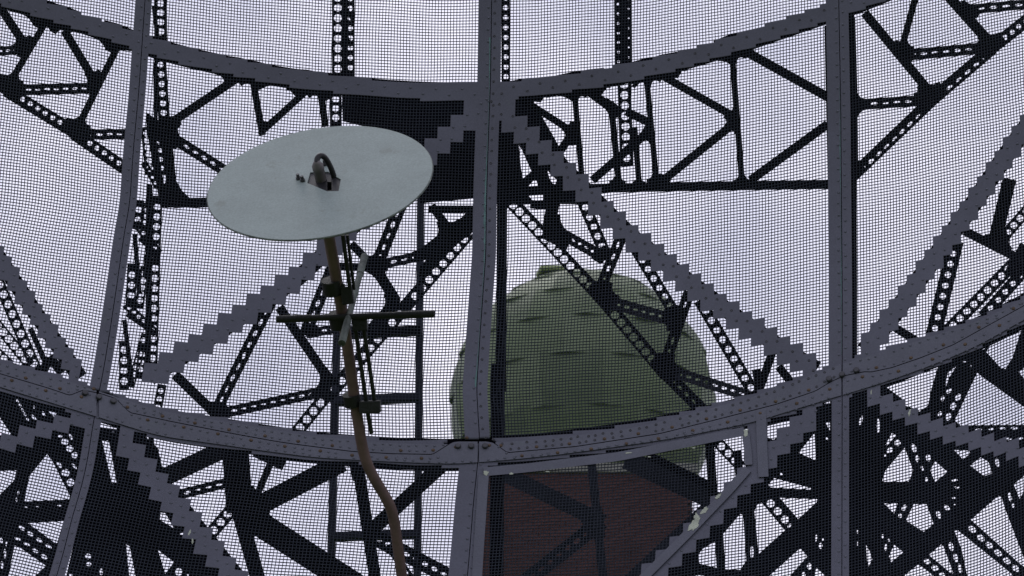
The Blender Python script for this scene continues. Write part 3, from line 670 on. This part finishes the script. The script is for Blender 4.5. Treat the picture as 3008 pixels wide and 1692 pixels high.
# -- lower left middle, below the lower ring
def plate(t, outer, ops, d=.3, th=.06, name='web_plate', m='beam'):
    v, f = prism(P(t, outer), [P(t, (ell(*o) if isinstance(o, tuple) else o)) for o in ops], d, th); link(name, v, f, M[m], dish)
beam('02', 1080, 790, 1650, 520, 128, .15, .5); beam('02', 1240, 880, 1720, 760, 72, .4, .5, 's', 78); beam('02', 1770, 830, 1460, 1190, 94, .5, .5, 'o', 76, .30); beam('02', 1070, 440, 1090, 720, 40, .2, .2)
beam('12', -20, 560, 10, 1000, 190, .45, .5); beam('12', -50, 800, 165, 1560, 108, .5, .5); beam('12', 120, 560, 330, 660, 90, .3, .3); beam('12', 250, 600, 130, 880, 50, .4, .4)
beam('12', 30, 1010, 740, 640, 140, .5, .15); beam('12', 60, 1020, 900, 1560, 180, .5, .6); beam('12', 845, 640, 985, 1560, 86, .15, .5); beam('12', 960, 1110, 1440, 670, 100, .5, .15)
beam('12', 920, 1150, 1600, 1510, 116, .5, .5, 's', 74); beam('12', 1060, 1230, 1290, 1560, 56, .55, .55, 's', 60)
for q in ((30, 1000, 190, .49), (960, 1120, 110, .49), (840, 690, 90, .14), (1400, 700, 90, .14)): gusset('12', *q)
# -- webs of the lower sectors, with their cut outs
plate('02', [(-500, 60), (-200, 100), (440, 230), (640, 420), (560, 900), (420, 1500), (380, 1800), (-500, 1800)], [
    [(-90, 190), (75, 440), (40, 465), (-90, 430)], (125, 210, 14, 8, 60), (143, 240, 14, 8, 60), (160, 272, 14, 8, 60), (177, 302, 14, 8, 60), (195, 335, 14, 8, 60), (240, 250, 12, 5, 80), (310, 300, 22, 9, 60),
    [(335, 272), (400, 290), (390, 325)], (240, 325, 28, 9, 50), (272, 366, 11, 7, 0), (460, 497, 25), (495, 545, 25), (530, 592, 22), (427, 458, 15, 8, 0), (502, 460, 9, 24, -20),
    [(335, 585), (375, 640), (495, 880), (490, 905), (175, 920), (205, 745)], [(-110, 720), (0, 705), (115, 700), (100, 770), (0, 870), (-110, 950)],
    (420, 660, 25, 12, 55), (465, 718, 28), (500, 785, 27), (527, 670, 25, 8, 50), (130, 858, 7, 18, 10), (117, 908, 6, 16, 5), (180, 962, 14, 5), (265, 958, 10, 4), (420, 950, 14, 5),
    [(200, 1075), (450, 1060), (405, 1215), (385, 1210)], (155, 1110, 26, 12, 30), (215, 1150, 25, 13, 30), (280, 1195, 25, 13, 30), (345, 1238, 25, 13, 35), (125, 1185, 22, 12, 30), (190, 1225, 24, 12, 30), (250, 1270, 24, 12, 30), (312, 1312, 26, 14, 30),
    [(105, 1232), (130, 1240), (325, 1377), (250, 1449), (200, 1560), (30, 1560), (60, 1449)], (8, 1200, 12, 22), (46, 1222, 6, 20), (35, 1290, 8, 34), (14, 1370, 9, 28)], .3)
plate('02', [(620, 380), (1000, 430), (1120, 540), (1180, 800), (1300, 960), (1560, 1280), (1660, 1449), (1850, 1700), (400, 1800), (470, 1449), (640, 700)], [
    [(725, 490), (770, 488), (790, 580), (825, 785), (795, 790)], [(1140, 1000), (1170, 1003), (1195, 1040), (1230, 1108), (1135, 1050)], [(895, 1225), (920, 1240), (960, 1449), (990, 1600), (940, 1600), (912, 1400)],
    [(1122, 1265), (1185, 1315), (1235, 1350), (1172, 1432)], (625, 1310, 20), (630, 1365, 18, 14), (1268, 1420, 26), (1270, 1088, 9), (1298, 1152, 20, 8), (718, 1420, 11, 24), (503, 1442, 12, 9), (1335, 1440, 8)], .3)
plate('32', [(60, 250), (600, 220), (580, 1000), (600, 1800), (-900, 1800), (-640, 1449), (-100, 900), (60, 560)], [
    [(92, 392), (285, 342), (285, 395), (190, 432), (190, 500), (95, 455)], [(445, 435), (455, 630), (335, 575)], [(525, 360), (558, 362), (560, 430)], (533, 475, 14, 7, 50), (210, 727, 12, 7, 45), [(160, 755), (420, 826), (415, 836), (130, 820), (120, 800)],
    [(200, 895), (465, 905), (460, 925), (330, 1045)], [(70, 928), (235, 1125), (50, 1292), (20, 990), (40, 945)], (135, 935, 28), (185, 990, 28), (237, 1050, 29), (268, 1092, 17, 9, 135), (457, 1180, 7, 24, 5), (490, 1235, 13, 21), (505, 1190, 6, 8),
    [(345, 1252), (395, 1310), (270, 1449), (180, 1560), (40, 1560), (125, 1449)], (410, 1380, 18, 23), (370, 1440, 13, 19), [(460, 1390), (520, 1449), (540, 1560), (420, 1560)],
    [(-81, 1010), (-61, 1015), (-39, 1340), (-81, 1405), (-186, 1400), (-201, 1150)], [(-261, 1205), (-249, 1390), (-371, 1360), (-376, 1300), (-351, 1260)], [(-410, 1440), (-330, 1450), (-350, 1520), (-410, 1520)], (2, 1280, 12, 44)], .28)
plate('32', [(640, 60), (900, 30), (1400, -200), (2100, -560), (2600, -600), (2600, 1800), (600, 1800), (650, 700)], [
    [(960, 112), (1320, -32), (1275, 120), (1250, 240), (1190, 282), (1160, 262), (1090, 240), (1065, 190)], [(1700, -200), (1915, -305), (1850, -100), (1800, -20), (1770, -25), (1665, -140)], (1640, -170, 15), [(1450, -35), (1400, 40), (1380, 100), (1372, 95), (1395, 0)], (1510, -70, 10, 5), (1555, -40, 8, 6),
    [(1895, 0), (1990, -70), (1990, 90), (1932, 50)], [(1600, 8), (1640, 40), (1932, 250), (2060, 340), (2060, 375), (1480, 380), (1440, 345)], (1400, 135, 24, 14, -45), (1465, 180, 18, 28, 30), (1355, 190, 12, 20, 15), (1430, 245, 20, 27, 20), (1335, 300, 13, 20, 20), (1395, 320, 19, 28, 20),
    (1610, 411, 24, 8, -5), (1697, 406, 20, 8), (1780, 402, 24, 8), (1862, 400, 24, 9), (1820, 477, 24, 8), (1905, 472, 20, 8), (897, 385, 11, 52), (775, 345, 10, 34, 15), (708, 375, 9, 18), (711, 455, 9, 20), (710, 525, 10, 20), (712, 612, 10, 17),
    [(995, 435), (1025, 450), (960, 525), (948, 522)], (1035, 505, 22, 22), (980, 558, 24, 17, -45), (947, 598, 6, 10), [(1085, 540), (1145, 700), (1115, 780), (925, 780), (950, 700)], (1150, 540, 17, 32, -20), (1175, 615, 12, 26), (1210, 688, 9, 20, -15), (1253, 610, 17, 26, -10), [(1300, 635), (1390, 710), (1300, 782), (1268, 700)], (1240, 765, 9, 16),
    [(1437, 555), (1545, 560), (1548, 580), (1500, 622)], [(1550, 665), (1625, 608), (1680, 640), (1705, 720), (1650, 740)], (1742, 645, 13, 33, -10), (1440, 770, 22, 10), (1455, 820, 18, 7), (1433, 895, 12, 6), [(1860, 800), (1932, 738), (1960, 800), (1900, 900)], [(1752, 880), (1772, 892), (1800, 980), (1960, 1400), (1900, 1360), (1556, 1050)], (1833, 890, 12, 34, -12), (1855, 950, 9, 14),
    [(940, 935), (1035, 935), (1010, 1005)], (1082, 965, 15, 25, 35), (1053, 1022, 13, 15), [(1150, 940), (1240, 940), (1290, 1080), (1220, 1135), (1095, 1055)], (1327, 1015, 16, 28, -25), (1385, 965, 27, 15, 45), (1440, 945, 8, 6), [(1440, 1130), (1462, 1125), (1840, 1430), (1900, 1560), (1560, 1560), (1530, 1449), (1490, 1260)],
    (1565, 1118, 30, 20, 40), (1625, 1178, 32, 20, 40), (1687, 1232, 31, 20, 40), (1748, 1285, 31, 20, 40), (1810, 1340, 31, 20, 40), (1872, 1394, 31, 20, 40), [(1345, 1225), (1360, 1240), (1430, 1428), (1415, 1430), (1258, 1300)], (1415, 1240, 16, 32, -15), (1448, 1320, 15, 34, -15), (1477, 1395, 14, 34, -15), (1245, 1345, 24, 19, 30), (1300, 1392, 26, 20, 30), (1350, 1440, 22, 16, 30),
    [(1010, 1228), (1075, 1280), (990, 1350), (975, 1310)], (930, 1168, 7, 15), (975, 1195, 10, 8, 45), (953, 1245, 10, 25, 10), [(812, 1230), (835, 1270), (855, 1330), (830, 1380), (820, 1340)], (752, 1135, 6, 12), (752, 1220, 4, 14), [(1180, 1370), (1210, 1385), (1290, 1449), (1330, 1560), (1060, 1560), (1090, 1440)]], .3)
# -- trusses seen through the hatch against the brick
beam('22', 180, 715, 900, 1070, 112, .55, .6, m='beam3'); beam('22', 1060, 620, 1720, 930, 140, .45, .5, m='beam3'); beam('22', 1210, 590, 1700, 830, 60, .3, .3)
beam('22', 815, 640, 910, 1600, 64, .5, .5, m='beam3'); beam('22', 890, 1060, 280, 1540, 112, .6, .6, 's', 80, m='beam3'); beam('22', 1700, 890, 1000, 1540, 66, .3, .3, m='beam3')
beam('22', 1650, 480, 1680, 900, 66, .2, .3); beam('22', 1690, 480, 1930, 730, 80, .3, .3, 'o', 70, .33); beam('22', 1850, 560, 1870, 800, 60, .3, .3)
gusset('22', 870, 1070, 120, .55, 'beam3')

# ------------------------------------------------------------------ support frame standing behind the dish
px = lambda x, y, D: CAM+rays(np.array([x]), np.array([y]))[0]*D
def at_y(x, y, Y): return AT(np.array([x]), np.array([y]), Y)[0]
YF = 10.6
b0 = at_y(980, 1700, YF)
frame = thing('support_frame', (b0[0]+.35, YF, 0), 'dark steel ladder frame of two posts and rails standing behind the dish', 'support frame')
def post(x0, y0, x1, y1, wpx, name):
    a, b = at_y(x0, y0, YF), at_y(x1, y1, YF); b2 = b+(b-a)*(-b[2]/(b-a)[2]) if name == 'post' else b
    ax = (a-b2)/np.linalg.norm(a-b2); side_ = np.cross(ax, (0, 1, 0)); side_ /= np.linalg.norm(side_)
    v, f = obox((a+b2)/2, side_, (0, 1, 0), ax, wpx*YF/FPX*1.05, .08, np.linalg.norm(a-b2)); bevel(link(name, v, f, M['beam2'], frame), .008)
post(1236, 560, 1226, 1690, 22, 'post'); post(990, 980, 972, 1690, 22, 'post')
for (x0, y0, x1, y1, wp) in ((985, 985, 1240, 972, 24), (985, 1178, 1235, 1168, 26), (978, 1577, 1225, 1570, 24)):
    a, b = at_y(x0, y0, YF-.05), at_y(x1, y1, YF-.05); ax = (b-a)/np.linalg.norm(b-a)
    v, f = obox((a+b)/2, ax, (0, 1, 0), np.cross(ax, (0, 1, 0)), np.linalg.norm(b-a), .06, wp*YF/FPX); bevel(link('rail', v, f, M['beam2'], frame), .006)

# ------------------------------------------------------------------ feed antenna in front of the bowl
DD = 7.3
dc_ = px(940, 529, DD)
# the disc faces up and towards the viewer; its axis leads down to the bowl
uA = RIGHT*math.cos(R_(7.6))+UP*math.sin(R_(7.6))
vp = np.cross(uA, FWD); vp = vp/np.linalg.norm(vp)
if vp@UP < 0: vp = -vp
th = R_(57.7)
A = vp*math.sin(th)-FWD*math.cos(th); A = A/np.linalg.norm(A)       # disc normal
vA = np.cross(A, uA); vA /= np.linalg.norm(vA)
RDISC = 331*DD/FPX
feed = thing('feed_antenna', tuple(px(1185, 1700, 8.2)), 'round grey feed disc on a bent brown pipe with two crossed dipole rods', 'antenna')
def onp(x, y, off=0.0):
    """where a sight line meets the plane parallel to the disc, off metres outward of it"""
    r = rays(np.array([x]), np.array([y]))[0]; c = dc_+A*off; return CAM+r*(((c-CAM)@A)/(r@A))
hole = [T('10', *q) for q in ((510, 1222), (640, 1218), (680, 1245), (727, 1272), (712, 1355), (630, 1357), (490, 1298))]
hp = [onp(*q) for q in hole]; N = 72
rim = [dc_+(uA*math.cos(2*math.pi*i/N)+vA*math.sin(2*math.pi*i/N))*RDISC for i in range(N)]
def planar(loops, th_, nrm):
    flat = [p for l in loops for p in l]; q = [[Vector(((p-dc_)@uA, (p-dc_)@vA, 0)) for p in l] for l in loops]
    tr = tessellate_polygon(q); n = len(flat); V = np.array(flat+[p-nrm*th_ for p in flat]); fs = [tuple(t) for t in tr]+[tuple(i+n for i in reversed(t)) for t in tr]; k = 0
    for l in loops:
        for i in range(len(l)): fs.append((k+i, k+(i+1) % len(l), n+k+(i+1) % len(l), n+k+i))
        k += len(l)
    return V, fs
v, f = planar([rim, hp], .005, A); disc = link('reflector_disc', v, f, M['disc'], feed)
v, f = tube([r-A*.004 for r in rim]+[rim[0]-A*.004], .0035, 6, False); link('rim', v, f, M['rod'], disc, True)
for q in ((427, 1272), (457, 1286), (615, 1172)):
    c = onp(*T('10', *q)); v, f = tube([c-A*.002, c+A*.010], .0165*.55, 10); link('bolt', v, f, M['bolt'], disc)
    v, f = tube([c+A*.0101, c+A*.022], .006, 8); link('bolt', v, f, M['bolt'], disc)
# pipe
pts = [(938, 528), (967, 700), (975, 745), (992, 840), (1012, 960), (1028, 1070), (1041, 1170), (1052, 1240), (1062, 1305), (1074, 1355), (1096, 1402), (1130, 1455), (1150, 1492), (1160, 1540), (1168, 1600), (1180, 1692), (1200, 1830), (1212, 1900)]
path = []
for (x, y) in pts:
    path.append(px(x, y, DD+.03+(y-528)*.00058))
pp = np.array(path)
# smooth the path
q = np.linspace(0, len(pp)-1, 70); sp = np.stack([np.interp(q, np.arange(len(pp)), pp[:, k]) for k in range(3)], 1)
for _ in range(6): sp[1:-1] = (sp[:-2]+2*sp[1:-1]+sp[2:])/4
v, f = tube(list(sp)[2:], .0215, 18); link('pipe', v, f, M['pipe'], feed, True)
def pdist(y): return DD+.03+(y-528)*.00058
def ptube(x0, y0, x1, y1, rpx, name, m, dd=0.0, dd2=None, seg=14, parent=None):
    a = px(x0, y0, pdist(y0)+dd); b = px(x1, y1, pdist(y1)+(dd if dd2 is None else dd2)); v, f = tube([a, b], rpx*DD/FPX, seg)
    o = link(name, v, f, M[m], parent or feed, True); e = o.modifiers.new('edges', 'EDGE_SPLIT'); e.split_angle = R_(40); return o
# collars on the pipe
ptube(972, 822, 978, 862, 30, 'collar', 'rodd'); ptube(990, 920, 996, 962, 27, 'collar', 'rodd'); ptube(1031, 1158, 1037, 1190, 27, 'collar', 'rodd')
def pbox(x, y, wpx, hpx, dep, name, m='rodd', dd=0.0, tilt=0):
    c = px(x, y, pdist(y)+dd); ct, st = math.cos(R_(tilt)), math.sin(R_(tilt)); ax = RIGHT*ct+UP*st; az = -RIGHT*st+UP*ct
    k = (pdist(y)+dd)/FPX; v, f = obox(c, ax, FWD, az, wpx*k, dep, hpx*k); return bevel(link(name, v, f, M[m], feed), .004)
pbox(1021, 868, 34, 52, .05, 'clamp_block', dd=-.02, tilt=8); pbox(1057, 948, 44, 46, .05, 'clamp_block', dd=-.03, tilt=3); pbox(1087, 1195, 62, 36, .06, 'clamp_block', dd=-.02, tilt=2); pbox(1000, 848, 26, 30, .05, 'clamp_block', dd=0)
# balun rods beside the pipe
ptube(1007, 690, 1030, 862, 6.5, 'balun_rod', 'rodd', -.02); ptube(1020, 690, 1040, 850, 5.0, 'balun_rod', 'rodd', .0)
ptube(1043, 960, 1076, 1180, 6.5, 'balun_rod', 'rodd', -.02); ptube(1068, 960, 1100, 1175, 6.5, 'balun_rod', 'rodd', -.02); ptube(1078, 1200, 1091, 1272, 7.0, 'balun_rod', 'rodd', -.01)
# dipoles lie in a plane parallel to the disc
offd = -((onp(1030, 940)-px(1030, 940, pdist(940)))@A)
def dipole(x0, y0, x1, y1, rpx, m):
    base = px(1026, 935, pdist(935)-.05)
    def pl(x, y):
        r = rays(np.array([x]), np.array([y]))[0]; return CAM+r*(((base-CAM)@A)/(r@A))
    a, b = pl(x0, y0), pl(x1, y1); k = rpx*DD/FPX
    v, f = tube([a, b], k*.86, 16); o = link('dipole_rod', v, f, M[m], feed, True); e = o.modifiers.new('edges', 'EDGE_SPLIT'); e.split_angle = R_(40)
    for (s0, s1) in ((0, .22), (.76, 1.0)):
        v, f = tube([a+(b-a)*s0, a+(b-a)*s1], k, 16); s = link('sleeve', v, f, M[m], o, True); e = s.modifiers.new('edges', 'EDGE_SPLIT'); e.split_angle = R_(40)
        for (s2, rr) in ((s0 if s0 == 0 else s1, .78),):
            dirv = (b-a)/np.linalg.norm(b-a)*(-1 if s0 == 0 else 1); cpt = a+(b-a)*s2
    return o
dipole(813, 938, 1276, 922, 11.5, 'rodd'); dipole(1071, 752, 1004, 1008, 11.5, 'rod')
# cable gland and the looped cable above the disc
c0 = onp(*T('10', 592, 1290), .0); tipx = px(*T('10', 560, 1150), DD)
axis_dir = None
a = onp(*T('10', 590, 1285), -.01); r1 = rays(*[np.array([q]) for q in T('10', 556, 1150)])[0]
b = CAM+r1*np.linalg.norm(a-CAM)*.992
mid1 = a+(b-a)*.62
v, f = tube([a-(b-a)*.4, a, mid1, mid1+(b-a)*.02, mid1+(b-a)*.2, b, b+(b-a)*.06], [.021, .021, .0205, .0215, .021, .0125, .008], 18); link('cable_gland', v, f, M['conn'], feed, True)
cp = [(556, 1160), (558, 1125), (575, 1103), (598, 1104), (622, 1125), (645, 1165), (665, 1210), (682, 1262), (694, 1310), (698, 1365)]
dl = np.linspace(np.linalg.norm(b-CAM), np.linalg.norm(a-CAM)+.02, len(cp)); cpts = np.array([px(*T('10', *q), D_) for q, D_ in zip(cp, dl)])
q = np.linspace(0, len(cp)-1, 40); cs = np.stack([np.interp(q, np.arange(len(cp)), cpts[:, k]) for k in range(3)], 1)
for _ in range(5): cs[1:-1] = (cs[:-2]+2*cs[1:-1]+cs[2:])/4
v, f = tube(list(cs), .0105, 12); link('cable', v, f, M['rubber'], feed, True)
v, f = planar([[onp(*T('10', *q), -.004) for q in ((470, 1200), (760, 1205), (760, 1375), (600, 1378), (460, 1320))], [onp(*T('10', *q), -.004) for q in ((630, 1290), (662, 1290), (662, 1350), (630, 1350))]], .06, A); link('mount_box', v, f, M['rubber'], feed)
